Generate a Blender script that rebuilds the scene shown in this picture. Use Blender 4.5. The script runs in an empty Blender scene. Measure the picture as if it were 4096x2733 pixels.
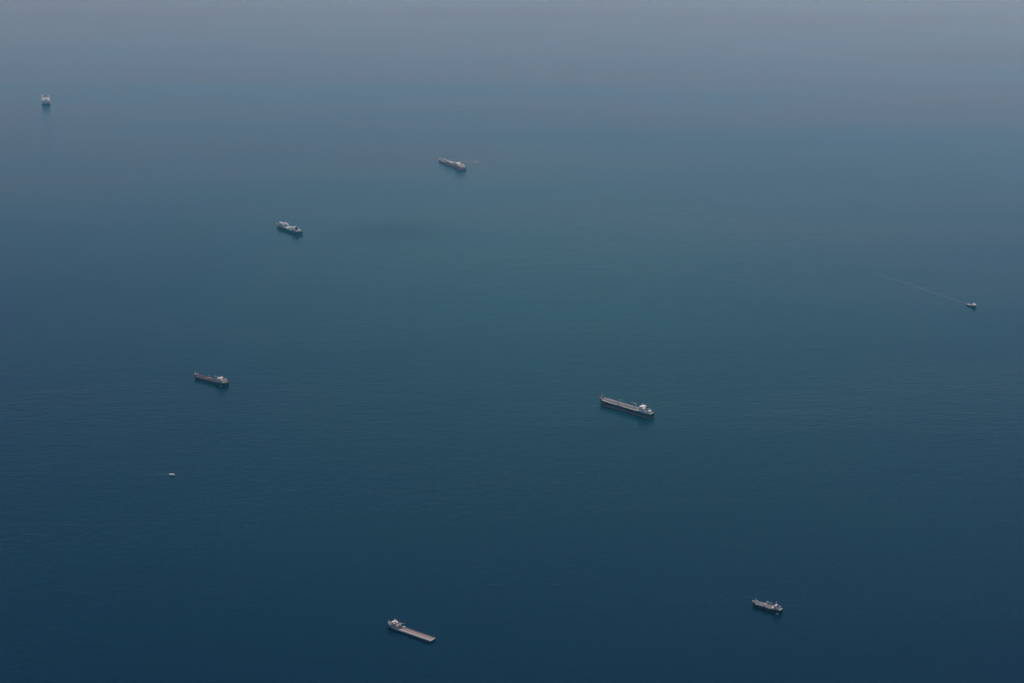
import bpy, math, random
R = math.radians
random.seed(7)
sc = bpy.context.scene

# ------------------------------------------------------------------ camera, light, exposure
CAM_H = 1500.0
cam_d = bpy.data.cameras.new('camera'); cam = bpy.data.objects.new('camera', cam_d)
sc.collection.objects.link(cam); sc.camera = cam
cam.location = (0, 0, CAM_H); cam.rotation_euler = (R(90 - 17.0), 0, 0)
cam_d.sensor_width = 36.0; cam_d.lens = 7142 * 36.0 / 4096
cam_d.clip_start = 1.0; cam_d.clip_end = 200000.0

SUN_EL, SUN_AZ = 50.0, 17.0            # azimuth: degrees clockwise from +Y (straight ahead)
world = bpy.data.worlds.new('World'); sc.world = world; world.use_nodes = True
wn = world.node_tree; bg = wn.nodes['Background']
sky = wn.nodes.new('ShaderNodeTexSky'); sky.sky_type = 'NISHITA'; sky.sun_disc = False
sky.sun_elevation = R(SUN_EL); sky.sun_rotation = R(SUN_AZ)
sky.air_density = 1.0; sky.dust_density = 0.5; sky.ozone_density = 5.0
wn.links.new(sky.outputs[0], bg.inputs[0]); bg.inputs[1].default_value = 0.1
sd = bpy.data.lights.new('sun', 'SUN'); sd.energy = 2.9; sd.angle = R(0.53); sd.color = (1, .95, .88)
sun = bpy.data.objects.new('sun', sd); sc.collection.objects.link(sun)
sun.rotation_euler = (R(90 - SUN_EL), 0, R(180 - SUN_AZ))
sun.location = (0, 0, 5000)
sc.view_settings.view_transform = 'Standard'; sc.view_settings.look = 'None'
sc.view_settings.exposure = 0.04; sc.view_settings.gamma = 1
sc.cycles.use_denoising = True
sc.cycles.denoiser = 'OPENIMAGEDENOISE'; sc.cycles.denoising_input_passes = 'RGB_ALBEDO_NORMAL'; sc.cycles.denoising_prefilter = 'ACCURATE'
sc.cycles.sample_clamp_indirect = 0.6
sc.cycles.volume_bounces = 1; sc.cycles.max_bounces = 6; sc.cycles.transparent_max_bounces = 12

# ------------------------------------------------------------------ helpers
col = sc.collection
def tag(o, label=None, cat=None, group=None, kind=None):
    for k, v in (('label', label), ('category', cat), ('group', group), ('kind', kind)):
        if v: o[k] = v
    return o

class MB:
    def __init__(s): s.v = []; s.f = []
    def add(s, vs, fs):
        n = len(s.v); s.v += vs; s.f += [tuple(i + n for i in f) for f in fs]; return s
    def box(s, x0, x1, y0, y1, z0, z1, tx=0, ty=0, tx1=None):
        """box; tx / tx1: how far the top draws in at the x0 / x1 end, ty at both sides"""
        if tx1 is None: tx1 = tx
        vs = [(x0,y0,z0),(x1,y0,z0),(x1,y1,z0),(x0,y1,z0),
              (x0+tx,y0+ty,z1),(x1-tx1,y0+ty,z1),(x1-tx1,y1-ty,z1),(x0+tx,y1-ty,z1)]
        return s.add(vs, [(3,2,1,0),(4,5,6,7),(0,1,5,4),(1,2,6,5),(2,3,7,6),(3,0,4,7)])
    def tube(s, p, q, r, r2=None, n=8):
        r2 = r if r2 is None else r2
        d = [q[i]-p[i] for i in range(3)]; l = math.sqrt(sum(a*a for a in d)); d = [a/l for a in d]
        u = (0,0,1) if abs(d[2]) < .9 else (1,0,0)
        a = (d[1]*u[2]-d[2]*u[1], d[2]*u[0]-d[0]*u[2], d[0]*u[1]-d[1]*u[0])
        m = math.sqrt(sum(k*k for k in a)); a = [k/m for k in a]
        b = (d[1]*a[2]-d[2]*a[1], d[2]*a[0]-d[0]*a[2], d[0]*a[1]-d[1]*a[0])
        vs = []
        for c, rr in ((p, r), (q, r2)):
            for i in range(n):
                t = 2*math.pi*i/n; ct, st = math.cos(t)*rr, math.sin(t)*rr
                vs.append(tuple(c[k]+a[k]*ct+b[k]*st for k in range(3)))
        fs = [(i, (i+1) % n, n+(i+1) % n, n+i) for i in range(n)]
        fs += [tuple(range(n-1, -1, -1)), tuple(range(n, 2*n))]
        return s.add(vs, fs)
    def line(s, pts, r, n=6):
        for p, q in zip(pts, pts[1:]): s.tube(p, q, r, n=n)
        return s
    def capsule(s, p, q, r, n=16, m=5, e=1.0):
        """cylinder along x with domed ends, or a sphere when p is q"""
        rings = []
        for i in range(m):
            t = math.pi/2*i/m; rings.append((p[0]-r*e*math.cos(t), p, r*math.sin(t)))
        for i in range(m+1):
            t = math.pi/2*(1-i/m); rings.append((q[0]+r*e*math.cos(t), q, r*math.sin(t)))
        vs = []
        for x, c, rr in rings:
            rr = max(rr, .02)
            for k in range(n):
                a = 2*math.pi*k/n; vs.append((x, c[1]+rr*math.cos(a), c[2]+rr*math.sin(a)))
        fs = []
        for i in range(len(rings)-1):
            for k in range(n):
                fs.append((i*n+k, i*n+(k+1) % n, (i+1)*n+(k+1) % n, (i+1)*n+k))
        fs += [tuple(range(n-1, -1, -1)), tuple(range((len(rings)-1)*n, len(rings)*n))]
        return s.add(vs, fs)
    def build(s, name, mat, parent=None, smooth=False):
        me = bpy.data.meshes.new(name); me.from_pydata(s.v, [], s.f); me.materials.append(mat)
        if smooth:
            for p in me.polygons: p.use_smooth = True
        me.validate(); me.update()
        o = bpy.data.objects.new(name, me); col.objects.link(o)
        if parent: o.parent = parent
        return o

def empty(name, x, y, head, label, cat, group=None):
    o = bpy.data.objects.new(name, None); col.objects.link(o)
    o.empty_display_size = 10
    o.location = (x, y, 0); o.rotation_euler = (0, 0, R(head)); return tag(o, label, cat, group)

def nodes(name):
    m = bpy.data.materials.new(name); m.use_nodes = True
    return m, m.node_tree.nodes, m.node_tree.links, m.node_tree.nodes['Principled BSDF']

def paint(name, c, rough=.55, wear=(.12, .06, .035), amount=.35, scale=.25, bands=None):
    """weathered ship paint; bands = [(z below which, colour)] for boot topping painted on a hull"""
    m, N, L, P = nodes(name)
    tc = N.new('ShaderNodeTexCoord')
    nz = N.new('ShaderNodeTexNoise'); nz.inputs['Scale'].default_value = scale; nz.inputs['Detail'].default_value = 6
    mp = N.new('ShaderNodeMapping'); mp.inputs['Scale'].default_value = (1, 1, .4)
    L.new(tc.outputs['Object'], mp.inputs[0]); L.new(mp.outputs[0], nz.inputs[0])
    rp = N.new('ShaderNodeMapRange'); rp.inputs[1].default_value = .48; rp.inputs[2].default_value = .75
    rp.inputs[4].default_value = amount; L.new(nz.outputs[0], rp.inputs[0])
    mx = N.new('ShaderNodeMix'); mx.data_type = 'RGBA'
    L.new(rp.outputs[0], mx.inputs[0]); mx.inputs[6].default_value = (*c, 1); mx.inputs[7].default_value = (*wear, 1)
    if bands:
        sx = N.new('ShaderNodeSeparateXYZ'); L.new(tc.outputs['Object'], sx.inputs[0]); cur = None
        for z, bc in bands:
            lt = N.new('ShaderNodeMath'); lt.operation = 'LESS_THAN'; lt.inputs[1].default_value = z
            L.new(sx.outputs[2], lt.inputs[0])
            b = N.new('ShaderNodeMix'); b.data_type = 'RGBA'; L.new(lt.outputs[0], b.inputs[0])
            if cur: L.new(cur, b.inputs[6])
            else: b.inputs[6].default_value = (*c, 1)
            b.inputs[7].default_value = (*bc, 1); cur = b.outputs[2]
        L.new(cur, mx.inputs[6])
    L.new(mx.outputs[2], P.inputs['Base Color']); P.inputs['Roughness'].default_value = rough
    return m

M = dict(
    tank=paint('tank_white_paint', (.9, .87, .8), amount=.04),
    white=paint('white_paint', (.84, .81, .75), amount=.15),
    cream=paint('cream_paint', (.78, .69, .56), amount=.2),
    pale=paint('pale_grey_paint', (.54, .54, .52), amount=.3),
    grey=paint('grey_paint', (.2, .21, .21), amount=.3),
    darkgrey=paint('dark_grey_paint', (.06, .065, .07)),
    black=paint('black_paint', (.012, .014, .018), amount=.1),
    navy=paint('navy_paint', (.012, .02, .045), amount=.1),
    glass=paint('window_glass', (.02, .025, .03), rough=.15, amount=0),
    steel=paint('steel', (.3, .3, .3), rough=.45),
    pipe=paint('pipe_paint', (.5, .46, .38), amount=.4, scale=.5),
    orange=paint('orange_paint', (.6, .16, .05), amount=.2),
    pink=paint('faded_red_paint', (.52, .27, .22), amount=.3, wear=(.5, .42, .34)),
    maroon=paint('maroon_deck', (.10, .035, .04), amount=.6, wear=(.14, .09, .09), scale=.18),
    red=paint('red_paint', (.22, .045, .035)),
    yellow=paint('yellow_paint', (.5, .42, .22), amount=.3),
    green=paint('green_deck', (.06, .11, .09), amount=.4, wear=(.14, .12, .1)),
    blue=paint('blue_paint', (.04, .09, .22)),
    beige=paint('beige_deck', (.34, .31, .25), amount=.7, wear=(.17, .16, .14), scale=.12),
    rimcream=paint('cream_deck_edge', (.62, .55, .42), amount=.3, wear=(.35, .28, .2)),
    greydeck=paint('grey_deck', (.2, .2, .18), amount=.7, wear=(.1, .09, .08), scale=.2),
    greendeck=paint('grey_green_deck', (.3, .34, .31), amount=.6, wear=(.05, .06, .07), scale=.15),
    brown=paint('brown_deck', (.36, .26, .21), amount=.8, wear=(.24, .21, .18), scale=.15),
    purple=paint('faded_maroon_hull', (.34, .13, .16), amount=.3, wear=(.3, .17, .16)),
    funnelmark=paint('dark_violet_panel', (.06, .035, .08), amount=.1),
)

# ------------------------------------------------------------------ setting: sea, haze
def make_sea():
    m, N, L, P = nodes('sea_water')
    tc = N.new('ShaderNodeTexCoord')
    def noise(scale, sx, sy, rot, detail=3, rough=.55):
        mp = N.new('ShaderNodeMapping'); mp.inputs['Scale'].default_value = (sx, sy, 1)
        mp.inputs['Rotation'].default_value = (0, 0, R(rot)); L.new(tc.outputs['Object'], mp.inputs[0])
        n = N.new('ShaderNodeTexNoise'); n.inputs['Scale'].default_value = scale
        n.inputs['Detail'].default_value = detail; n.inputs['Roughness'].default_value = rough
        L.new(mp.outputs[0], n.inputs[0]); return n.outputs[0]
    def math2(op, a, b):
        q = N.new('ShaderNodeMath'); q.operation = op
        for i, k in enumerate((a, b)):
            if isinstance(k, (int, float)): q.inputs[i].default_value = k
            else: L.new(k, q.inputs[i])
        return q.outputs[0]
    swell = noise(1/55, .35, 1, 7, 2)
    wind = noise(1/16, .5, 1, -9, 3)
    chop = noise(1/5, .7, 1, 4, 2)
    h = math2('ADD', math2('ADD', math2('MULTIPLY', swell, 2.0), math2('MULTIPLY', wind, 2.4)), math2('MULTIPLY', chop, 2.0))
    bp = N.new('ShaderNodeBump'); bp.inputs['Distance'].default_value = 1.0; bp.inputs['Strength'].default_value = BUMP
    gust = noise(1/1100, .3, 1, 15, 4, .6)                  # gusts: rougher and calmer stretches of water
    gr = N.new('ShaderNodeMapRange'); gr.inputs[1].default_value = .35; gr.inputs[2].default_value = .65
    gr.inputs[3].default_value = BUMP*.35; gr.inputs[4].default_value = BUMP*1.25; L.new(gust, gr.inputs[0])
    L.new(gr.outputs[0], bp.inputs['Strength'])
    L.new(h, bp.inputs['Height']); L.new(bp.outputs[0], P.inputs['Normal'])
    # slow drift of the water colour: greener in a wide ellipse, deeper blue outside
    big = noise(1/2600, .6, 1, 20, 3, .5)
    pm = N.new('ShaderNodeMapping'); pm.vector_type = 'TEXTURE'; pm.inputs['Location'].default_value = (150, 5650, 0)
    pm.inputs['Scale'].default_value = (1550, 2550, 1); L.new(tc.outputs['Object'], pm.inputs[0])
    pl = N.new('ShaderNodeVectorMath'); pl.operation = 'LENGTH'; L.new(pm.outputs[0], pl.inputs[0])
    pr = N.new('ShaderNodeMapRange'); pr.interpolation_type = 'SMOOTHSTEP'; pr.inputs[1].default_value = 1.25
    pr.inputs[2].default_value = 0; L.new(pl.outputs['Value'], pr.inputs[0])
    wp = noise(1/520, .4, 1, 12, 4, .6)
    rp = N.new('ShaderNodeMapRange'); rp.inputs[1].default_value = .55; rp.inputs[2].default_value = 1.65
    L.new(math2('ADD', math2('ADD', big, pr.outputs[0]), math2('MULTIPLY', wp, .35)), rp.inputs[0])
    mx = N.new('ShaderNodeMix'); mx.data_type = 'RGBA'; L.new(rp.outputs[0], mx.inputs[0])
    mx.inputs[6].default_value = WATER_A; mx.inputs[7].default_value = WATER_B
    cur = mx.outputs[2]; masks = []
    for cx, cy, sx, sy, k in ((-440, 6230, 290, 220, .4), (235, 4140, 130, 90, .2)):     # cloud shadows painted into the water as darker, duller patches
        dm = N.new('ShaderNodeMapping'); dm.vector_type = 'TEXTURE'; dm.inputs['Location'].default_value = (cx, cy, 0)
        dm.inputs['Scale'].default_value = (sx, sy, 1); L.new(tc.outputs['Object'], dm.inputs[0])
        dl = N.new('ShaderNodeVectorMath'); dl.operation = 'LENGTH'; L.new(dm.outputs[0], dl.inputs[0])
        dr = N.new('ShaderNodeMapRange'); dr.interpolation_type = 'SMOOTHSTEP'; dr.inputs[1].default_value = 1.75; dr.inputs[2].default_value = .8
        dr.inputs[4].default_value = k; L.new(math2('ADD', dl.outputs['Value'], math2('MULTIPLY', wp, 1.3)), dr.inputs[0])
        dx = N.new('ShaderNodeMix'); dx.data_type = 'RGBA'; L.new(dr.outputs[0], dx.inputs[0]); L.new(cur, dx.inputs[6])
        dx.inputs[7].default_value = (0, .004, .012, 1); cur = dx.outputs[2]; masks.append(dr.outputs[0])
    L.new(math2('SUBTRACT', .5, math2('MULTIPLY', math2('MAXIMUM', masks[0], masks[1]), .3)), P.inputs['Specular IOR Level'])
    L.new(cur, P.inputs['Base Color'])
    pat = noise(1/420, .35, 1, 12, 3)
    rr = N.new('ShaderNodeMapRange'); rr.inputs[3].default_value = .07; rr.inputs[4].default_value = .13; L.new(pat, rr.inputs[0])
    L.new(rr.outputs[0], P.inputs['Roughness']); P.inputs['IOR'].default_value = 1.115
    P.inputs['Specular Tint'].default_value = SPEC_TINT
    X0, X1, Y0, Y1 = -40000, 40000, -15000, 65000
    o = MB().add([(X0,Y0,0),(X1,Y0,0),(X1,Y1,0),(X0,Y1,0)], [(0,1,2,3)]).build('sea', m)
    tag(o, 'calm blue open sea under haze', 'sea', kind='structure')
    hz = MB().box(X0-200, X1+200, Y0-200, Y1+200, -1.0, CAM_H+60)
    hm = bpy.data.materials.new('haze_air'); hm.use_nodes = True; hn = hm.node_tree
    for n in list(hn.nodes):
        if n.type == 'BSDF_PRINCIPLED': hn.nodes.remove(n)
    out = [n for n in hn.nodes if n.type == 'OUTPUT_MATERIAL'][0]
    v = hn.nodes.new('ShaderNodeVolumePrincipled'); v.inputs['Color'].default_value = HAZE_C
    v.inputs['Absorption Color'].default_value = HAZE_A; v.inputs['Density'].default_value = HAZE; v.inputs['Anisotropy'].default_value = HAZE_G
    hn.links.new(v.outputs[0], out.inputs['Volume'])
    ho = hz.build('haze', hm); tag(ho, 'thin pale haze over the sea', 'haze', kind='stuff')
HAZE, HAZE_G = 4.4e-5, .8
SPEC_TINT = (0, .75, 1, 1)
HAZE_C = (.2, .74, .88, 1)
HAZE_A = (1, .5, .15, 1)
BUMP = .3
WATER_A = (.0, .0135, .037, 1)
WATER_B = (.004, .042, .044, 1)
make_sea()

# ------------------------------------------------------------------ ship building
class Ship:
    """local frame: bow +x, port +y, up z; t runs 0 at the bow to 1 at the stern"""
    def __init__(s, name, label, cat, x, y, head, L, B, F, fc=2.2, tf=.12, tp=2, ph=0, blunt=.16, transom=.8,
                 rake=5, bul=.9, sheer=1.2, group='ships lying at anchor on the open sea'):
        s.r = empty(name, x, y, head, label, cat, group)
        s.L, s.B, s.F, s.fc, s.tf, s.tp, s.ph = L, B, F, fc, tf, tp, ph
        s.blunt, s.transom, s.rake, s.bul, s.sheer = blunt, transom, rake, bul, sheer
    def x(s, t): return s.L*(.5-t)
    def top(s, t):
        return s.F + (s.fc if t < s.tf else 0) + (s.ph if t > s.tp else 0) + (s.sheer*((.3-t)/.3)**2 if t < .3 else 0)
    def dk(s, t): return s.top(t)-s.bulw(t)
    def bulw(s, t): return s.bul if (t < s.tf or t > s.tp) else .25
    def half(s, t):
        h = 1.0
        if t < s.blunt: h = max(1-(1-t/s.blunt)**2, 0)**.62
        if t > .86: h = min(h, 1-(1-s.transom)*((t-.86)/.14)**2.2)
        return max(h*s.B/2, .12)
    def hull(s, mat, deckmat, rimmat=None):
        ts = [0,.006,.015,.03,.05,.075,.1,.13,.16,.2,.3,.4,.5,.6,.7,.8,.86,.9,.93,.96,.98,1]
        for k in (s.tf, s.tp):
            if 0 < k < 1: ts = [t for t in ts if abs(t-k) > .006] + [k-.0004, k+.0004]
        ts.sort(); hb = MB(); db = MB(); n = 6
        for t in ts:
            w = s.half(t); tp = s.top(t); rk = s.rake*max(0, 1-t/.16)**1.3
            wl = w*(1 if t > .2 else (.45+.55*t/.2)); x = s.x(t)
            it = min(.35, w*.6); xi = x-(.5 if t == 0 else 0)+(.4 if t == 1 else 0)
            stx = max(0, (t-.93)/.07)*s.B*.06
            sec = [(x-rk*1.1+stx, wl*.8, -3), (x-rk+stx, wl, 0), (x-rk*.55+stx*.5, (w+wl)/2, s.F*.5),
                   (x, w, tp), (xi, w-it, tp), (xi, w-it, s.dk(t)-.3)]
            for sgn in (1, -1):
                hb.v += [(a, sgn*b, c) for a, b, c in sec]
            db.v += [(xi, w-it*.9, s.dk(t)), (xi, -(w-it*.9), s.dk(t))]
        for i in range(len(ts)-1):
            a, b = i*2*n, (i+1)*2*n
            for k in range(n-1):
                hb.f.append((a+k, b+k, b+k+1, a+k+1)); hb.f.append((a+n+k+1, b+n+k+1, b+n+k, a+n+k))
            db.f.append((2*i, 2*i+1, 2*i+3, 2*i+2))
        e = (len(ts)-1)*2*n                                   # transom, outer and inner, with its cap
        for k in range(3): hb.f.append((e+k, e+n+k, e+n+k+1, e+k+1))
        hb.f.append((e+3, e+n+3, e+n+4, e+4)); hb.f.append((e+4, e+n+4, e+n+5, e+5))
        for k in range(3): hb.f.append((k, k+1, n+k+1, n+k))
        s.h = hb.build('hull', mat, s.r); s.d = db.build('deck', deckmat, s.r)
        if rimmat:                                            # lighter painted strip along the deck edge
            for sg in (1, -1):
                rb = MB(); st = [t for t in ts if s.tf+.01 <= t <= min(s.tp, .93)]
                for t in st:
                    w = s.half(t); z = s.dk(t)+.02; x = s.x(t)
                    rb.v += [(x, sg*(w-.4), z+.3), (x, sg*(w-2.1), z+.3), (x, sg*(w-.4), z-.1), (x, sg*(w-2.1), z-.1)]
                for i in range(len(st)-1):
                    a = 4*i
                    for p, q in ((0, 1), (1, 3), (0, 2)): rb.f.append((a+p, a+q, a+4+q, a+4+p))
                rb.build('deck_edge', rimmat, s.r)
    def rail(s, t0, t1, mat, h=1.1):
        for sg in (1, -1):
            b = MB(); k = max(4, int((t1-t0)*s.L/6)); pts = []
            for i in range(k+1):
                t = t0+(t1-t0)*i/k; p = (s.x(t), sg*(s.half(t)-.25), s.top(t)); pts.append(p)
                b.tube(p, (p[0], p[1], p[2]+h), .05, n=4)
            for hh in (.5, 1): b.line([(p[0], p[1], p[2]+h*hh) for p in pts], .05, 4)
            b.build('railing', mat, s.r)
    def house(s, tiers, mat, bridge=None, wins=True, win_rows=True):
        """tiers: (t_front, t_back, half width, z0, z1)"""
        b = MB()
        for i, (t0, t1, w, z0, z1) in enumerate(tiers):
            b.box(s.x(t1), s.x(t0), -w, w, z0, z1-.2)
            b.box(s.x(t1)-.5, s.x(t0)+.5, -w-.5, w+.5, z1-.2, z1)
        s.sup = b.build('superstructure', mat, s.r)
        if win_rows:
            for i, (t0, t1, w, z0, z1) in enumerate(tiers[:-1]):
                nf = max(1, int((z1-z0)/2.7))
                for fl in range(nf):
                    zc = z0+(fl+.55)*(z1-z0)/nf
                    for sg in (1, -1):
                        q = max(2, int((s.x(t0)-s.x(t1))/4))
                        for k in range(q):
                            xc = s.x(t1)+(k+.5)*(s.x(t0)-s.x(t1))/q
                            MB().box(xc-.45, xc+.45, min(sg*(w-.1), sg*(w+.04)), max(sg*(w-.1), sg*(w+.04)), zc-.4, zc+.4).build('window', M['glass'], s.sup)
        t0, t1, w, z0, z1 = tiers[-1]
        f = MB(); zc = z0+(z1-z0)*.55
        f.box(s.x(t0)-.1, s.x(t0)+.06, -w+.4, w-.4, zc-.5, zc+.6)
        for sg in (1, -1):
            f.box(s.x(t1)+.6, s.x(t0)-.5, sg*w-.06, sg*w+.06, zc-.5, zc+.6)
        f.build('bridge_windows', M['glass'], s.sup)
        if bridge:
            t0b, t1b, wb, zb = bridge
            for sg in (1, -1):
                g = MB(); y0, y1 = sorted((sg*(w+.52), sg*wb))
                g.box(s.x(t1b), s.x(t0b), y0, y1, zb, zb+.3)
                g.box(s.x(t1b), s.x(t1b)+.15, y0, y1, zb+.3, zb+1.3); g.box(s.x(t0b)-.15, s.x(t0b), y0, y1, zb+.3, zb+1.3)
                ye = sorted((sg*(wb-.15), sg*wb)); g.box(s.x(t1b)+.15, s.x(t0b)-.15, ye[0], ye[1], zb+.3, zb+1.3)
                g.build('bridge_wing', mat, s.r)
    def mast(s, t, z, h, mat, name='radar_mast', y=0, r=.35, bars=2, w=3):
        b = MB(); x = s.x(t); b.tube((x, y, z), (x, y, z+h), r, r*.6)
        for i in range(bars):
            zz = z+h*(.55+.3*i); ww = w*(1-.3*i); b.box(x-.25, x+.25, y-ww/2, y+ww/2, zz, zz+.3)
            b.box(x-.5, x+.5, y-ww/2-.3, y-ww/2+.5, zz+.3, zz+.8)
        b.line([(x+2.2, y, z), (x, y, z+h*.6)], r*.5)
        return b.build(name, mat, s.r)
    def funnel(s, t, w, l, z0, z1, mat, capmat, y=0, mark=None):
        x = s.x(t); zc = z0+(z1-z0)*.72
        f = MB().box(x-l/2, x+l/2, y-w/2, y+w/2, z0, zc, .3, .15).build('funnel', mat, s.r)
        c = MB().box(x-l/2+.1, x+l/2-.1, y-w/2-.05, y+w/2+.05, zc, z1, .3, .2)
        for k in (-1, 1): c.tube((x+k*l*.15, y, z1-.3), (x+k*l*.15-.4, y, z1+1.4), .45)
        c.build('funnel_cap', capmat, f)
        if mark:
            mz0, mz1, mm = mark
            MB().box(x-l/2+.5, x+l/2-.5, y-w/2-.1, y+w/2+.1, z0+mz0, z0+mz1).build('funnel_band', mm, f)
        return f
    def lifeboat(s, t, y, z, l=7, mat=None):
        x = s.x(t); c = (x-l/2+1.2, y, z); d = (x+l/2-1.2, y, z)
        o = MB().capsule(c, d, 1.25, 10, 4).build('lifeboat', mat or M['orange'], s.r, True)
        sg = 1 if y > 0 else -1
        for k in (-1, 1):
            dv = MB().line([(x+k*l*.3, y-sg*1.8, z-2), (x+k*l*.3, y-sg*1.7, z+1.8), (x+k*l*.3, y, z+1.8)], .16, 5)
            dv.build('davit', M['white'], o)
    def winch(s, t, y, z, mat, k=1.0):
        x = s.x(t); b = MB().tube((x, y-1.6*k, z+.9*k), (x, y+1.6*k, z+.9*k), .75*k, n=10)
        b.box(x-1.2*k, x+1.2*k, y-1.9*k, y-1.6*k, z, z+1.6*k); b.box(x-1.2*k, x+1.2*k, y+1.6*k, y+1.9*k, z, z+1.6*k)
        b.box(x-1*k, x+1*k, y-.5*k, y+.5*k, z, z+.6*k)
        b.build('winch', mat, s.r)
    def crane(s, t, y, z, h, blen, mat, ang=180, lift=4, base=None):
        x = s.x(t); b = MB().tube((x, y, z), (x, y, z+h), .7, .55, 10); b.box(x-.9, x+.9, y-.9, y+.9, z+h, z+h+1.5)
        o = b.build('crane', base or mat, s.r); a = R(ang)
        tip = (x+blen*math.cos(a), y+blen*math.sin(a), z+h+.8+blen*math.sin(R(lift)))
        j = MB()
        off = (-math.sin(a)*.45, math.cos(a)*.45)
        for sg in (1, -1):
            j.tube((x+sg*off[0], y+sg*off[1], z+h+.9), (tip[0]+sg*off[0]*.4, tip[1]+sg*off[1]*.4, tip[2]), .28, .2, 6)
        for i in range(1, 7):
            f = i/7; px, py, pz = x+(tip[0]-x)*f, y+(tip[1]-y)*f, z+h+.9+(tip[2]-z-h-.9)*f
            j.tube((px-off[0], py-off[1], pz), (px+off[0], py+off[1], pz), .12, n=4)
        j.build('crane_boom', mat, o)
    def pipes(s, t0, t1, ys, z, r, mat, name='pipeline'):
        """pipe runs on saddles along the deck, each pipe its own part"""
        for y in ys:
            b = MB().tube((s.x(t1), y, z), (s.x(t0), y, z), r, n=8)
            k = max(2, int((t1-t0)*s.L/9))
            for i in range(k+1):
                xx = s.x(t0)+(s.x(t1)-s.x(t0))*i/k; b.box(xx-.15, xx+.15, y-r, y+r, z-1.1, z-r*.5)
            b.build(name, mat, s.r)
    def manifold(s, t, w, z, mat, n=6, gap=1.6):
        x = s.x(t); b = MB()
        for i in range(n):
            xx = x+(i-(n-1)/2)*gap
            b.tube((xx, -w, z+.9), (xx, w, z+.9), .3, n=7)
            for sg in (1, -1):
                b.tube((xx, sg*w, z+.9), (xx, sg*(w+.2), z+.9), .55, n=8)
                b.box(xx-.2, xx+.2, sg*w*.8-.2, sg*w*.8+.2, z-.2, z+2.0)
        b.box(x-n*gap/2, x+n*gap/2, -w*.15, w*.15, z+1.3, z+1.6)
        b.build('manifold', mat, s.r)
    def vents(s, spots, mat, h=1.8, r=.4, name='vent'):
        for t, y, z in spots:
            MB().tube((s.x(t), y, z), (s.x(t), y, z+h), r, n=7).tube((s.x(t), y, z+h), (s.x(t)+.5, y, z+h+.5), r*1.3, r*1.5, 8).build(name, mat, s.r)
    def hatch(s, t, y, lx, wy, z, h, mat, name='hatch'):
        x = s.x(t); MB().box(x-lx/2, x+lx/2, y-wy/2, y+wy/2, z-.1, z+h, .1, .1).box(x-lx/2-.1, x+lx/2+.1, y-wy/2-.1, y+wy/2+.1, z+h*.75, z+h*.85).build(name, mat, s.r)
    def bollards(s, ts, mat):
        for t in ts:
            for sg in (1, -1):
                y = sg*(s.half(t)-1.3); z = s.dk(t); x = s.x(t)
                MB().tube((x-.5, y, z), (x-.5, y, z+.9), .25, n=7).tube((x+.5, y, z), (x+.5, y, z+.9), .25, n=7).box(x-.9, x+.9, y-.3, y+.3, z-.05, z+.12).build('bollard', mat, s.r)

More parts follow.
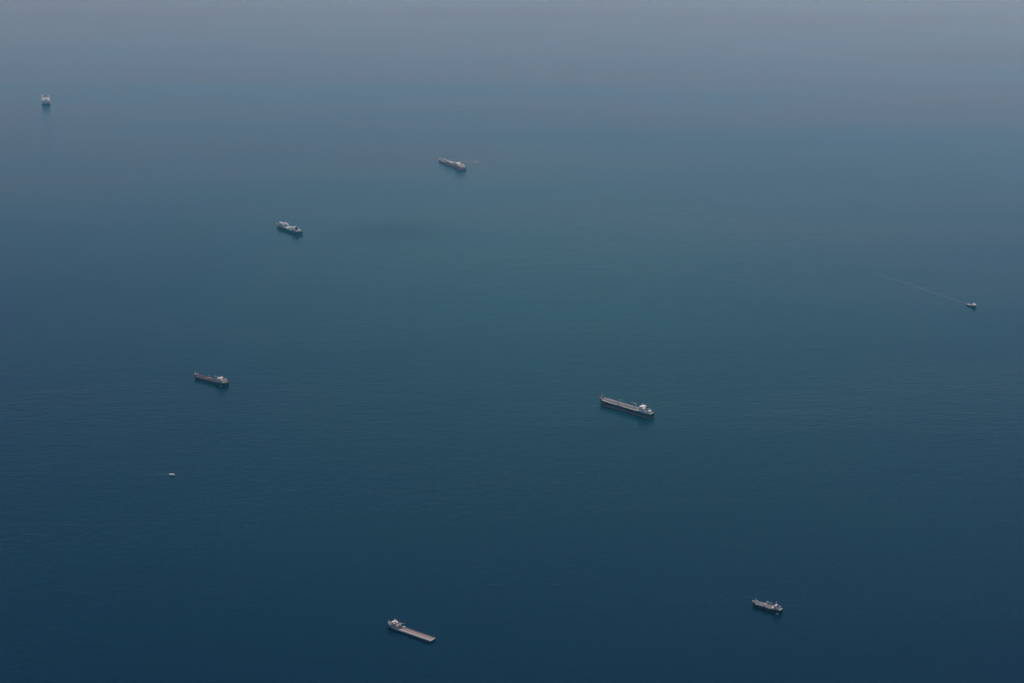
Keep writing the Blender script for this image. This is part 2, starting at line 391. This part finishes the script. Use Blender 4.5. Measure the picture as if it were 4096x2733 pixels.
# ---- large tanker, centre right
def tanker_large():
    hm = paint('tanker_hull', (.006, .016, .034), rough=.4, amount=.06, bands=[(4.4, (.22, .10, .13)), (.6, (.05, .03, .03))])
    s = Ship('oil_tanker', 'largest ship, a tanker with dark navy hull, beige piped deck and white house', 'tanker',
             289.7, 4306.5, 136.4, 176, 23.5, 12.2, fc=2.4, tf=.085, rake=7, transom=.72)
    s.hull(hm, M['beige'], M['rimcream'])
    z = s.dk(.4)
    s.rail(.1, .74, M['white'])
    s.mast(.055, s.dk(.055), 11, M['white'], 'foremast', w=2.4, r=.4)
    for y in (3.4, -3.4): s.winch(.045, y, s.dk(.045), M['darkgrey'], 1.1)
    s.winch(.072, 0, s.dk(.07), M['maroon'], 1.2)
    s.hatch(.03, 0, 3, 2.5, s.dk(.03), 1.2, M['pipe'])
    s.pipes(.1, .765, (-3.2, -1.9, 1.9, 3.2), z+1.6, .42, M['pipe'])
    s.pipes(.12, .765, (-.7, .7), z+1.9, .5, M['grey'])
    cw = MB().box(s.x(.765), s.x(.1), -.1-5.4, -4.6, z+2.4, z+2.6)                      # catwalk
    for i in range(24): xx = s.x(.1)+(s.x(.765)-s.x(.1))*i/23; cw.box(xx-.12, xx+.12, -5.2, -4.9, z-.1, z+2.4)
    cw.build('catwalk', M['steel'], s.r)
    s.manifold(.425, 10.6, z+.6, M['pipe'], 8, 2.0)
    MB().box(s.x(.46), s.x(.39), 10.8, 11.5, z, z+.9).build('drip_tray', M['pink'], s.r)
    MB().box(s.x(.46), s.x(.39), -11.5, -10.8, z, z+.9).build('drip_tray', M['pink'], s.r)
    s.crane(.37, -3.2, z, 9, 15, M['pipe'], 200, 2); s.crane(.385, 5, z, 6, 9, M['pipe'], 190, 3)
    s.crane(.66, -7.8, z, 8.5, 16, M['white'], 4, 3)
    for t in (.14, .2, .26, .32, .5, .56, .62, .68, .73):
        for y in (7.4, -7.4): s.hatch(t, y, 2.6, 2.6, z, 1.1, random.choice([M['grey'], M['pipe'], M['beige']]))
        MB().box(s.x(t)-8.2, s.x(t)-7.8, -10.5, 10.5, z-.1, z+.55).build('deck_frame', M['pipe'], s.r)
    s.vents([(t, y, z) for t in (.17, .29, .53, .65) for y in (5.6, -6.4)], M['pipe'], 2.6)
    d = s.dk(.85)
    s.house([(.785, .93, 11.2, d-.1, d+3), (.79, .905, 9.6, d+3, d+5.6), (.79, .87, 9.0, d+5.6, d+10.4), (.79, .845, 7.4, d+10.4, d+13)],
            M['white'], bridge=(.79, .83, 12.4, d+10.45))
    s.mast(.815, d+13, 6.5, M['white'], w=3.4, r=.6)
    s.funnel(.905, 6, 8.5, d+5.6, d+15, M['white'], M['black'], mark=(1.6, 4.2, M['funnelmark']))
    s.lifeboat(.885, 10.4, d+5.2); s.lifeboat(.885, -10.4, d+5.2)
    for y in (4, -4): s.winch(.965, y, s.dk(.965), M['grey'], 1.1)
    s.vents([(.945, 6.5, d), (.95, -6.5, d), (.955, 7.5, d)], M['white'], 3.2, .6)
    s.hatch(.75, 8.6, 4, 3, z, 2.2, M['white'], 'deck_locker')
    s.bollards((.06, .12, .3, .6, .95, .98), M['darkgrey'])
    s.rail(.94, .995, M['white'])
tanker_large()

# ---- low deck cargo ship, house at the bow, bottom centre
def deck_carrier():
    hm = paint('deck_carrier_hull', (.5, .52, .52), amount=.2, bands=[(3.1, (.006, .014, .03))])
    s = Ship('deck_cargo_ship', 'low flat ship with pale house at the bow and long red brown open deck', 'cargo ship',
             -190.2, 3034.6, 143.3, 109, 15.4, 4.4, fc=4.4, tf=.245, blunt=.2, transom=.99, rake=5, bul=1.0, sheer=.6)
    s.hull(hm, M['brown'])
    z = s.dk(.6); zf = s.dk(.15)
    for sg, mm in ((1, M['pale']), (-1, M['pink'])):
        MB().box(s.x(.995), s.x(.255), min(sg*7.45, sg*6.9), max(sg*7.45, sg*6.9), z-.1, z+1.25).build('side_coaming', mm, s.r)
    MB().box(s.x(.999), s.x(.985), -6.85, 6.85, z-.1, z+.7).build('stern_sill', M['pale'], s.r)
    MB().box(s.x(.98), s.x(.27), -1.6, -.8, z-.1, z+.5).build('deck_rail', M['maroon'], s.r)
    for i in range(26):
        t = .285+i*.027; MB().box(s.x(t)-.15, s.x(t)+.15, -6.88, 6.88, z-.1, z+.12).build('deck_beam', M['pipe'] if i % 2 == 0 else M['brown'], s.r)
    MB().box(s.x(.235), s.x(.0), -.1, .1, zf, zf+.05).build('foredeck_seam', M['cream'], s.r)
    fd = MB(); ts = [.01, .04, .08, .12, .16, .2, .24]
    for t in ts: fd.v += [(s.x(t)-.6, s.half(t)-.6, s.dk(t)+.12), (s.x(t)-.6, -s.half(t)+.6, s.dk(t)+.12)]
    for i in range(len(ts)-1): fd.f.append((2*i, 2*i+1, 2*i+3, 2*i+2))
    fd.build('foredeck', M['cream'], s.r)
    s.mast(.02, s.dk(.02), 5.5, M['cream'], 'foremast', w=1.6, r=.35, bars=1)
    s.winch(.055, 1.6, s.dk(.055)+.1, M['maroon']); s.winch(.055, -1.6, s.dk(.055)+.1, M['grey'])
    s.house([(.1, .235, 6.2, zf, zf+2.6), (.11, .2, 5.4, zf+2.6, zf+4.8), (.12, .165, 4.4, zf+4.8, zf+7)],
            M['cream'], bridge=(.122, .15, 6.8, zf+4.85))
    s.mast(.15, zf+7, 4.8, M['cream'], w=2.6, r=.5)
    s.funnel(.215, 2.2, 3, zf+2.8, zf+7, M['cream'], M['black'], 4.3); s.funnel(.215, 2.2, 3, zf+2.8, zf+7, M['cream'], M['black'], -4.3)
    s.lifeboat(.19, 6.9, zf+4.4, 6, M['red'])
    s.lifeboat(.19, -6.9, zf+4.4, 6, M['red'])
    s.hatch(.262, 3.5, 3, 4, z, 2.2, M['blue'], 'deck_container'); s.hatch(.268, -2.5, 4, 3.6, z, 2.6, M['grey'], 'deck_container')
    s.crane(.25, -6, z, 6.5, 8, M['pale'], 200, 8)
    s.hatch(.31, -7, 5, 2, z, 2.4, M['white'], 'deck_locker')
    s.vents([(.24, 5, zf), (.24, -5, zf), (.11, 6, zf)], M['white'], 1.5)
    s.rail(.02, .1, M['white']); s.bollards((.06, .3, .6, .97), M['darkgrey'])
deck_carrier()

# ---- small product tanker, bottom right
def tanker_small():
    hm = paint('small_tanker_hull', (.008, .013, .03), amount=.05)
    s = Ship('product_tanker', 'small grey decked tanker with a tall thin foremast, bottom right of the picture', 'tanker',
             490.8, 3141.6, 142.0, 64, 13.6, 6.6, fc=2, tf=.15, tp=.8, ph=1.2, blunt=.2, transom=.78, rake=4)
    s.hull(hm, M['greydeck'], M['pale'])
    z = s.dk(.4)
    tr = MB(); tr.box(s.x(.7), s.x(.17), -4.7, 4.7, z-.1, z+1.5, .4, .3); tr.build('trunk_deck', M['greydeck'], s.r)
    z2 = z+1.5
    s.mast(.115, s.dk(.115), 8, M['white'], 'foremast', r=.3, bars=1, w=1.2)
    s.winch(.09, 2, s.dk(.09), M['maroon'], .9); s.winch(.09, -2, s.dk(.09), M['grey'], .9)
    s.hatch(.145, -3, 2.5, 2.5, s.dk(.14), 1.6, M['pale'])
    s.pipes(.17, .68, (-1.2, 0, 1.2), z2+.8, .25, M['pipe']); s.pipes(.2, .68, (2.6, -2.6), z2+.7, .2, M['pink'])
    for y in (5.6, -5.6): s.pipes(.2, .7, (y,), z+1.9, .16, M['white'], 'walkway_rail')
    s.manifold(.45, 6.2, z2+.2, M['pale'], 5, 1.3)
    s.vents([(.26, 3.5, z2), (.35, -3.5, z2), (.4, 3.5, z2), (.52, 3.6, z2), (.3, -3.4, z2)], M['pale'], 2.2, .3)
    for t in (.22, .31, .38, .53, .6, .65):
        s.hatch(t, 2.1, 1.8, 1.8, z2, .9, random.choice([M['pale'], M['darkgrey'], M['maroon'], M['pipe']]))
        s.hatch(t+.02, -2.1, 1.8, 1.8, z2, .9, random.choice([M['pale'], M['pipe'], M['grey']]))
    s.crane(.47, -4.6, z2, 4.6, 14, M['pale'], 176, 0)
    b = MB().box(s.x(.76), s.x(.7), -6.2, 6.2, z-.1, z+2.6)
    b.build('cargo_shelter', M['yellow'], s.r)
    for i in range(4): MB().box(s.x(.757)+i*1.1, s.x(.757)+i*1.1+.3, -6.25, 6.25, z-.05, z+2.75).build('shelter_rib', M['cream'], s.r)
    d = s.dk(.85)
    s.house([(.775, .925, 6.3, d-.1, d+2.6), (.785, .9, 5.3, d+2.6, d+5), (.79, .86, 4.4, d+5, d+7.4)], M['pale'], bridge=(.792, .83, 6.6, d+5.05))
    s.mast(.82, d+7.4, 7.5, M['pale'], w=3, r=.45, bars=2)
    s.funnel(.885, 2.4, 3, d+4.9, d+9, M['darkgrey'], M['black'])
    s.lifeboat(.905, -5, d+4, 5.5, M['pink'])
    MB().box(s.x(.992), s.x(.975), -5.2, 5.2, d-.1, d+1.9).build('stern_bulwark', M['white'], s.r)
    MB().box(s.x(.974), s.x(.93), -5.8, -5.0, d-.1, d+1.8).build('stern_bulwark', M['pink'], s.r)
    s.hatch(.95, 1.2, 2.4, 5, d, .8, M['green']); s.winch(.955, -2.5, d, M['darkgrey'], .8)
    s.rail(.16, .78, M['white'], 1); s.bollards((.1, .3, .6, .96), M['darkgrey'])
tanker_small()

# ---- maroon decked tanker, left
def tanker_maroon():
    hm = paint('maroon_tanker_hull', (.006, .02, .04), amount=.05)
    s = Ship('chemical_tanker', 'narrow tanker with dark maroon deck and tall cream house at the stern, left of centre', 'tanker',
             -806.2, 4537.4, 143.0, 125, 20.5, 7.6, fc=2.4, tf=.1, tp=.74, ph=1.5, rake=5, transom=.7)
    s.hull(hm, M['maroon'])
    z = s.dk(.4)
    s.mast(.05, s.dk(.05), 9.5, M['white'], 'foremast', r=.4, bars=1, w=3.4)
    s.hatch(.03, 0, 3, 3, s.dk(.03), 1.6, M['white']); s.hatch(.1, -1, 3.5, 5, s.dk(.09), 2, M['pale'])
    for y in (3, -3): s.winch(.065, y, s.dk(.065), M['red'], 1.1)
    s.pipes(.13, .72, (-2.6, -1.3, 1.3, 2.6), z+1.4, .3, M['red']); s.pipes(.13, .72, (0,), z+1.9, .5, M['darkgrey'])
    s.manifold(.43, 8.6, z+.5, M['pink'], 6, 1.7)
    s.crane(.42, -3, z, 7.5, 9, M['pink'], 170, 20)
    s.crane(.7, -6.6, z, 7.5, 17, M['white'], 3, 3, base=M['pale'])
    s.hatch(.47, -2, 6, 1.6, z, 2.4, M['pale'], 'deck_locker')
    s.vents([(.63, -4.5, z), (.56, 3, z)], M['white'], 3, .8)
    for t in (.16, .23, .3, .37, .5, .57, .64, .7):
        for y in (6, -6): s.hatch(t, y, 3, 3, z, 1.2, random.choice([M['red'], M['maroon'], M['maroon'], M['darkgrey'], M['grey']]))
        MB().box(s.x(t)-4.2, s.x(t)-3.9, -8.8, 8.8, z-.1, z+.5).build('deck_frame', M['maroon'], s.r)
    d = s.dk(.85)
    s.house([(.765, .94, 9, d-.1, d+3), (.77, .915, 8, d+3, d+8.4), (.775, .86, 7, d+8.4, d+11.2)], M['cream'], bridge=(.777, .82, 10.2, d+8.45))
    MB().box(s.x(.772)-.1, s.x(.772)+.3, 0, 0.4, d+3, d+8).build('ladder', M['white'], s.sup)
    s.mast(.81, d+11.2, 4.6, M['cream'], w=3.2, r=.5)
    MB().capsule((s.x(.84), 2.6, d+12.4), (s.x(.84), 2.6, d+12.4), 1.3).build('radar_dome', M['white'], s.r, True)
    s.funnel(.89, 4.6, 5.5, d+7.6, d+13, M['cream'], M['black'], -2)
    MB().box(s.x(.9), s.x(.84), 7.9, 8.25, d+3.8, d+6.8).build('side_opening', M['maroon'], s.sup)
    s.lifeboat(.915, 8.2, d+4.8, 7, M['pink']); s.lifeboat(.915, -8.2, d+4.8, 7, M['pink'])
    for y in (3, -3): s.winch(.965, y, s.dk(.965), M['darkgrey'], 1)
    s.vents([(.945, 5, d), (.945, -5, d)], M['white'], 2.4, .5)
    s.rail(.11, .73, M['steel'], 1); s.bollards((.07, .3, .6, .97), M['darkgrey'])
tanker_maroon()

# ---- gas carrier with white deck tanks
def gas_carrier():
    hm = paint('gas_carrier_hull', (.008, .02, .035), amount=.05)
    s = Ship('gas_carrier', 'small ship with bright white round deck tanks forward and a black funnel aft', 'gas carrier',
             -806.2, 6279.3, 126.0, 164, 29, 10, fc=1.8, tf=.09, tp=.78, ph=1.2, rake=6, transom=.8)
    s.hull(hm, M['greendeck'], M['grey'])
    z = s.dk(.4)
    s.mast(.055, s.dk(.055), 11, M['navy'], 'foremast', r=.5, bars=2, w=3)
    s.winch(.06, 3, s.dk(.06), M['darkgrey'], 1.2); s.winch(.06, -3, s.dk(.06), M['darkgrey'], 1.2)
    MB().box(s.x(.46), s.x(.11), -9, 9, z-.1, z+1.8, 1, .5).build('raised_deck', M['green'], s.r)
    t1 = z+1.8
    for a, b, y, r in ((.135, .235, 1.5, 5.2), (.265, .355, -7.0, 5.2)):
        tk = MB().capsule((s.x(b), y, t1+r*.8), (s.x(a), y, t1+r*.8), r, 20, 6, .8).build('cargo_tank', M['tank'], s.r, True)
        q = MB()
        for f in (.25, .75):
            xx = s.x(b)+(s.x(a)-s.x(b))*f; q.box(xx-.6, xx+.6, y-r*.85, y+r*.85, t1-.05, t1+r*.45)
        q.build('saddle', M['grey'], tk)
        MB().tube((s.x((a+b)/2), y, t1+r*1.75), (s.x((a+b)/2), y, t1+r*1.75+1.4), 1.1, n=12).build('tank_dome', M['white'], tk)
    for t, y, r in ((.305, 4.5, 3.8), (.425, -4.6, 3.9)):
        tk = MB().capsule((s.x(t), y, t1+r*.9), (s.x(t), y, t1+r*.9), r, 18, 7).build('round_tank', M['tank'], s.r, True)
        MB().tube((s.x(t), y, t1-.05), (s.x(t), y, t1+1.2), r*.75, n=14).build('skirt', M['grey'], tk)
    MB().box(s.x(.56), s.x(.47), -10.8, 10.8, z-.1, z+2.4, .2, .2).build('compressor_house', M['white'], s.r)
    s.manifold(.4, 11, z+.5, M['grey'], 5, 2)
    for t in (.58, .62, .66, .7):
        for y in (7, 1, -6): s.hatch(t, y, 3, 4, z, 1.4, random.choice([M['darkgrey'], M['green'], M['pale'], M['black']]))
    s.pipes(.47, .74, (-2.6, 3.4), z+3, .4, M['pale'])
    d = s.dk(.85)
    s.house([(.755, .88, 11.4, d-.1, d+3), (.76, .85, 10, d+3, d+8.5), (.765, .815, 8, d+8.5, d+11.4)], M['white'], bridge=(.768, .81, 12.4, d+8.55))
    MB().box(s.x(.82), s.x(.762), -8.8, 8.8, d+11.4, d+11.7).build('bridge_roof', M['white'], s.r)
    s.mast(.79, d+11.7, 4.5, M['pink'], w=4, r=.5)
    s.funnel(.865, 7, 8, d+3, d+14.5, M['black'], M['black'])
    MB().box(s.x(.965), s.x(.915), -8, 8, d-.1, d+4, .4, .4).build('stern_house', M['cream'], s.r)
    s.lifeboat(.94, 0, d+5.2, 7, M['pink'])
    s.vents([(.9, 7, d), (.9, -7, d), (.97, 7, d)], M['white'], 2.5, .6)
    s.rail(.1, .75, M['steel']); s.bollards((.07, .5, .75, .97), M['darkgrey'])
gas_carrier()

# ---- red hulled ship at the top
def red_ship():
    hm = paint('red_hull', (.6, .16, .19), amount=.25, wear=(.12, .06, .07))
    s = Ship('cargo_ship', 'faded red hulled ship with dark foredeck and cream house, upper middle, under faint white streak', 'cargo ship',
             -257.5, 7469.6, 118.2, 240, 26, 8.4, fc=1.4, tf=.06, tp=.5, ph=1.4, rake=6, transom=.85)
    s.hull(hm, M['green'], M['cream'])
    z = s.dk(.3); d = s.dk(.8)
    s.mast(.07, s.dk(.05), 9, M['white'], 'foremast', r=.7, bars=2, w=3.4)
    s.hatch(.025, 0, 4, 4, s.dk(.02), 2.4, M['white'])
    s.winch(.05, 3, s.dk(.04), M['darkgrey'], 1.4)
    for t in (.14, .22, .3): s.hatch(t, 1, 11, 12, z, 2.2, M['darkgrey'], 'cargo_hatch')
    s.pipes(.09, .36, (-9.6,), z+3, .5, M['pale']); s.pipes(.1, .36, (8,), z+1.5, .4, M['pale'])
    MB().box(s.x(.53), s.x(.37), -12.2, 12.2, z-.2, z+4.0, .4, .2).build('hopper_wall', M['purple'], s.r)
    MB().box(s.x(.52), s.x(.385), -9.5, 9.5, z+4.0, z+4.8).build('hopper_cover', M['grey'], s.r)
    s.crane(.42, -9, z+5.4, 6, 14, M['pale'], 182, 8); s.crane(.33, -7, z, 7, 12, M['pale'], 180, 8)
    MB().box(s.x(.565), s.x(.535), -11.5, 11.5, d-.1, d+5.2).build('cross_wall', M['cream'], s.r)
    for t in (.6, .64, .68):
        s.hatch(t, 6, 4, 5, d, 1.8, random.choice([M['green'], M['pale']])); s.hatch(t, -5, 4, 6, d, 2.4, M['grey'])
    s.vents([(.59, 9, d), (.63, -9, d), (.67, 9, d)], M['white'], 3, .6)
    s.house([(.72, .95, 11.6, d-.1, d+3.2), (.725, .92, 10.4, d+3.2, d+8.6), (.73, .83, 9, d+8.6, d+11.6)], M['cream'], bridge=(.733, .79, 13, d+8.65))
    s.mast(.8, d+11.6, 9, M['white'], w=4, r=.7)
    s.funnel(.89, 5.5, 7, d+8, d+14, M['yellow'], M['darkgrey'])
    s.lifeboat(.9, 11.4, d+5, 8, M['white']); s.lifeboat(.9, -11.4, d+5, 8, M['white'])
    s.winch(.97, 3, s.dk(.97), M['grey'], 1.2)
    s.rail(.07, .36, M['white']); s.bollards((.05, .3, .97), M['darkgrey'])
red_ship()

# ---- ship seen from astern, far left
def stern_on_ship():
    hm = paint('stern_on_hull', (.74, .7, .7), amount=.15, bands=[(3.5, (.01, .025, .045))])
    s = Ship('cargo_ship', 'broad pale ship seen stern on, alone in the upper left of the picture', 'cargo ship',
             -2395.6, 9138, 104.7, 232, 41, 14, fc=2.4, tf=.3, tp=.5, ph=1.5, blunt=.2, transom=.96, rake=6, bul=2.6)
    s.hull(hm, M['grey'])
    z = s.dk(.35); d = s.dk(.8)
    s.mast(.08, s.dk(.08), 15, M['pale'], 'foremast', r=.8, bars=2, w=4)
    for y in (5, -5): s.winch(.1, y, s.dk(.1), M['darkgrey'], 1.8)
    for t in (.2, .32): s.hatch(t, 0, 13, 20, s.dk(t), 2.4, M['darkgrey'], 'cargo_hatch')
    s.hatch(.3, 13, 10, 2.5, s.dk(.3), 3, M['red'], 'deck_locker'); s.hatch(.42, -13, 10, 2.5, z, 3, M['red'], 'deck_locker')
    s.hatch(.45, 0, 10, 16, z, 2.4, M['pale'], 'cargo_hatch')
    s.crane(.38, 0, s.dk(.38), 8, 14, M['pale'], 0, 15)
    s.house([(.76, .978, 17.4, d-.1, d+3), (.82, .97, 16.2, d+3, d+9), (.84, .93, 14.5, d+9, d+12)], M['white'], bridge=(.845, .89, 19, d+9.05))
    for y in (7.4, -4.6): MB().box(s.x(.91), s.x(.85), y-4, y+3.4, d+12, d+14).build('bridge_roof', M['white'], s.r)
    s.funnel(.945, 4.4, 6, d+9, d+15, M['grey'], M['black'], -1.4)
    s.lifeboat(.8, 18.4, d+5, 9, M['pink']); s.lifeboat(.8, -18.4, d+5, 9, M['pink'])
    for i in range(5): MB().box(s.x(.97)-.12, s.x(.97)+.1, -12.4+i*5.2, -9.6+i*5.2, d+5, d+6.3).build('window', M['glass'], s.sup)
    s.vents([(.975, 9, d), (.975, -9, d), (.58, 12, d)], M['white'], 2, .6)
    s.bollards((.1, .5, .98), M['darkgrey'])
stern_on_ship()

# ---- supply vessel under way, right edge
def supply_vessel():
    hm = paint('supply_hull', (.02, .025, .04), amount=.1)
    s = Ship('supply_vessel', 'small workboat under way at the far right with white wheelhouse forward and low aft deck', 'workboat',
             1411.2, 5275.9, -60.7, 40, 10, 3, fc=2, tf=.34, blunt=.3, transom=.9, rake=2.5, bul=.8, sheer=.6, group='small boats between the anchored ships')
    s.hull(hm, M['grey'])
    z = s.dk(.6); zf = s.dk(.2)
    s.house([(.12, .4, 4.0, zf-.1, zf+2.6), (.14, .33, 3.8, zf+2.6, zf+5)], M['white'], win_rows=True)
    MB().box(s.x(.36), s.x(.11), -4.4, 4.4, zf+5, zf+5.3).build('wheelhouse_roof', M['white'], s.r)
    s.mast(.25, zf+5.3, 4, M['white'], w=2, r=.25)
    s.funnel(.43, 1.2, 1.6, z, z+5, M['pink'], M['black'], 3); s.funnel(.43, 1.2, 1.6, z, z+5, M['pink'], M['black'], -3)
    s.hatch(.5, 0, 3, 4, z, 1.4, M['pink'], 'deck_cargo'); s.hatch(.6, 1.5, 2.4, 2.2, z, 1.6, M['pale'], 'deck_cargo')
    s.hatch(.62, -2, 2, 2, z, 1.2, M['cream'], 'deck_cargo')
    s.hatch(.82, 0, 9, 6, z, .3, M['pale'], 'deck_planking')
    s.winch(.53, -2.8, z, M['orange'], .8)
    for sg in (1, -1): MB().box(s.x(.99), s.x(.36), min(sg*4.7, sg*4.4), max(sg*4.7, sg*4.4), z-.1, z+1.2).build('bulwark', M['pink'], s.r)
    s.bollards((.7, .9), M['darkgrey'])
supply_vessel()

# ---- small ferry, left
def ferry():
    hm = paint('ferry_hull', (.6, .6, .58), amount=.1, bands=[(.5, (.03, .06, .08))])
    s = Ship('passenger_launch', 'tiny white roofed passenger launch, leftmost boat in the lower half, trailing a faint wake', 'launch',
             -784.0, 3849.8, -16, 15, 4.6, 1.5, fc=.4, tf=.15, blunt=.3, transom=.9, rake=1, bul=.4, sheer=.3, group='small boats between the anchored ships')
    s.hull(hm, M['pale'])
    z = s.dk(.5)
    MB().box(s.x(.92), s.x(.18), -1.8, 1.8, z-.05, z+1.7).build('cabin', M['cream'], s.r)
    MB().box(s.x(.9), s.x(.2), -1.86, 1.86, z+.8, z+1.4).build('cabin_windows', M['glass'], s.r)
    MB().box(s.x(.96), s.x(.14), -2.2, 2.2, z+1.7, z+1.95, .2, .2).build('roof', M['white'], s.r)
    MB().box(s.x(.3), s.x(.2), -1.2, 1.2, z+1.95, z+2.9, .2, .1).build('wheelhouse', M['white'], s.r)
    MB().tube((s.x(.35), 0, z+1.9), (s.x(.35), 0, z+4.4), .07).box(s.x(.35)-.08, s.x(.35)+.08, -.7, .7, z+3.8, z+3.9).build('mast', M['steel'], s.r)
    MB().box(s.x(.09), s.x(.02), -.5, .5, z, z+.5).build('bow_locker', M['white'], s.r)
ferry()

# ---- little white tenders lying beside two of the ships
def tender(x, y, head, label):
    hm = M['white']
    s = Ship('tender', label, 'small boat', x, y, head, 6.4, 2.5, .9, fc=.15, tf=.2, blunt=.45, transom=.85, rake=.6, bul=.3, sheer=.3,
             group='small boats between the anchored ships')
    s.hull(hm, M['white'])
    MB().box(s.x(.75), s.x(.35), -.8, .8, s.dk(.5)-.05, s.dk(.5)+1.1, .15, .1).build('cabin', M['white'], s.r)
    MB().box(s.x(.37), s.x(.33), -.6, .6, s.dk(.5)+.5, s.dk(.5)+.9).build('windscreen', M['glass'], s.r)
    MB().box(s.x(1)-.5, s.x(1)-.02, -.3, .3, .1, 1.2).build('outboard_motor', M['black'], s.r)
tender(508.5, 3119.5, 150, 'tiny white boat beside the stern of the small grey tanker, bottom right')
tender(-773.5, 4500.0, 150, 'tiny white boat beside the stern of the maroon decked tanker')

# ------------------------------------------------------------------ wakes: broken foam lying on the water
def foam_mat(name, dens, scale):
    m, N, L, P = nodes(name)
    P.inputs['Base Color'].default_value = (.75, .8, .82, 1); P.inputs['Roughness'].default_value = .8
    uv = N.new('ShaderNodeTexCoord'); tr = N.new('ShaderNodeBsdfTransparent'); mix = N.new('ShaderNodeMixShader')
    nz = N.new('ShaderNodeTexNoise'); nz.inputs['Scale'].default_value = scale; nz.inputs['Detail'].default_value = 5
    L.new(uv.outputs['Object'], nz.inputs[0])
    at = N.new('ShaderNodeAttribute'); at.attribute_name = 'foam'
    rp = N.new('ShaderNodeMapRange'); rp.inputs[1].default_value = .35; rp.inputs[2].default_value = .7; L.new(nz.outputs[0], rp.inputs[0])
    mu = N.new('ShaderNodeMath'); mu.operation = 'MULTIPLY'; L.new(rp.outputs[0], mu.inputs[0]); L.new(at.outputs['Fac'], mu.inputs[1])
    m2 = N.new('ShaderNodeMath'); m2.operation = 'MULTIPLY'; L.new(mu.outputs[0], m2.inputs[0]); m2.inputs[1].default_value = dens
    L.new(m2.outputs[0], mix.inputs[0]); L.new(tr.outputs[0], mix.inputs[1]); L.new(P.outputs[0], mix.inputs[2])
    out = [n for n in N if n.type == 'OUTPUT_MATERIAL'][0]; L.new(mix.outputs[0], out.inputs[0]); return m
def wake(strips, dens, scale, label):
    """strips of foam: list of [(x, y, half width, strength), ...]; 'foam' is how much froth is left there"""
    vs, fs, at = [], [], []
    for st in strips:
        n0 = len(vs)
        for i, (x, y, w, a) in enumerate(st):
            j = min(i, len(st)-2); dx, dy = st[j+1][0]-st[j][0], st[j+1][1]-st[j][1]; l = math.hypot(dx, dy)
            nx, ny = -dy/l, dx/l
            for k in (-1, -.45, 0, .45, 1): vs.append((x+nx*w*k, y+ny*w*k, .12)); at.append(a*(1-abs(k))**.7)
        for i in range(len(st)-1):
            for k in range(4): fs.append((n0+i*5+k, n0+i*5+k+1, n0+(i+1)*5+k+1, n0+(i+1)*5+k))
    b = MB(); b.v, b.f = vs, fs
    ox, oy = strips[0][0][0], strips[0][0][1]
    b.v = [(x-ox, y-oy, z) for x, y, z in vs]
    o = b.build('wake', foam_mat('foam_'+str(len(bpy.data.materials)), dens, scale)); o.location = (ox, oy, 0)
    a = o.data.attributes.new('foam', 'FLOAT', 'POINT')
    for i, v in enumerate(at): a.data[i].value = v
    tag(o, label, 'wake', kind='stuff')
h = R(-60.7+180); bx, by = 1402.5, 5295
def along(x, y, ang, L, w0, w1, a0, n=14, bend=0):
    out = []
    for i in range(n+1):
        f = i/n; t = ang+bend*f; out.append((x+math.cos(t)*L*f, y+math.sin(t)*L*f, w0+(w1-w0)*f, a0*(1-f)**.8))
    return out
wake([along(bx, by, h-.04, 470, 2.5, 16, .85, bend=.03), along(1419, 5259, h-.0-.17+.0, 34, .8, 2.2, 1.2), along(1419, 5259, h+.28, 40, .9, 2.6, 1.5)],
     .16, .09, 'long faint wake trailing up and left behind the workboat')
wake([along(-791, 3853, math.pi-.05, 70, 1.4, 4, 1)], .22, .3, 'short faint wake behind the tiny white passenger launch')
rw = [(-223+i*9, 7566+random.uniform(-4, 4)-i*4+(6 if i > 6 else 0), 5+i*1.6, .3+.5*abs(math.sin(i/1.7))) for i in range(11)]
wake([rw], .5, .04, 'thin broken white streak on the water behind the faded red hulled ship')
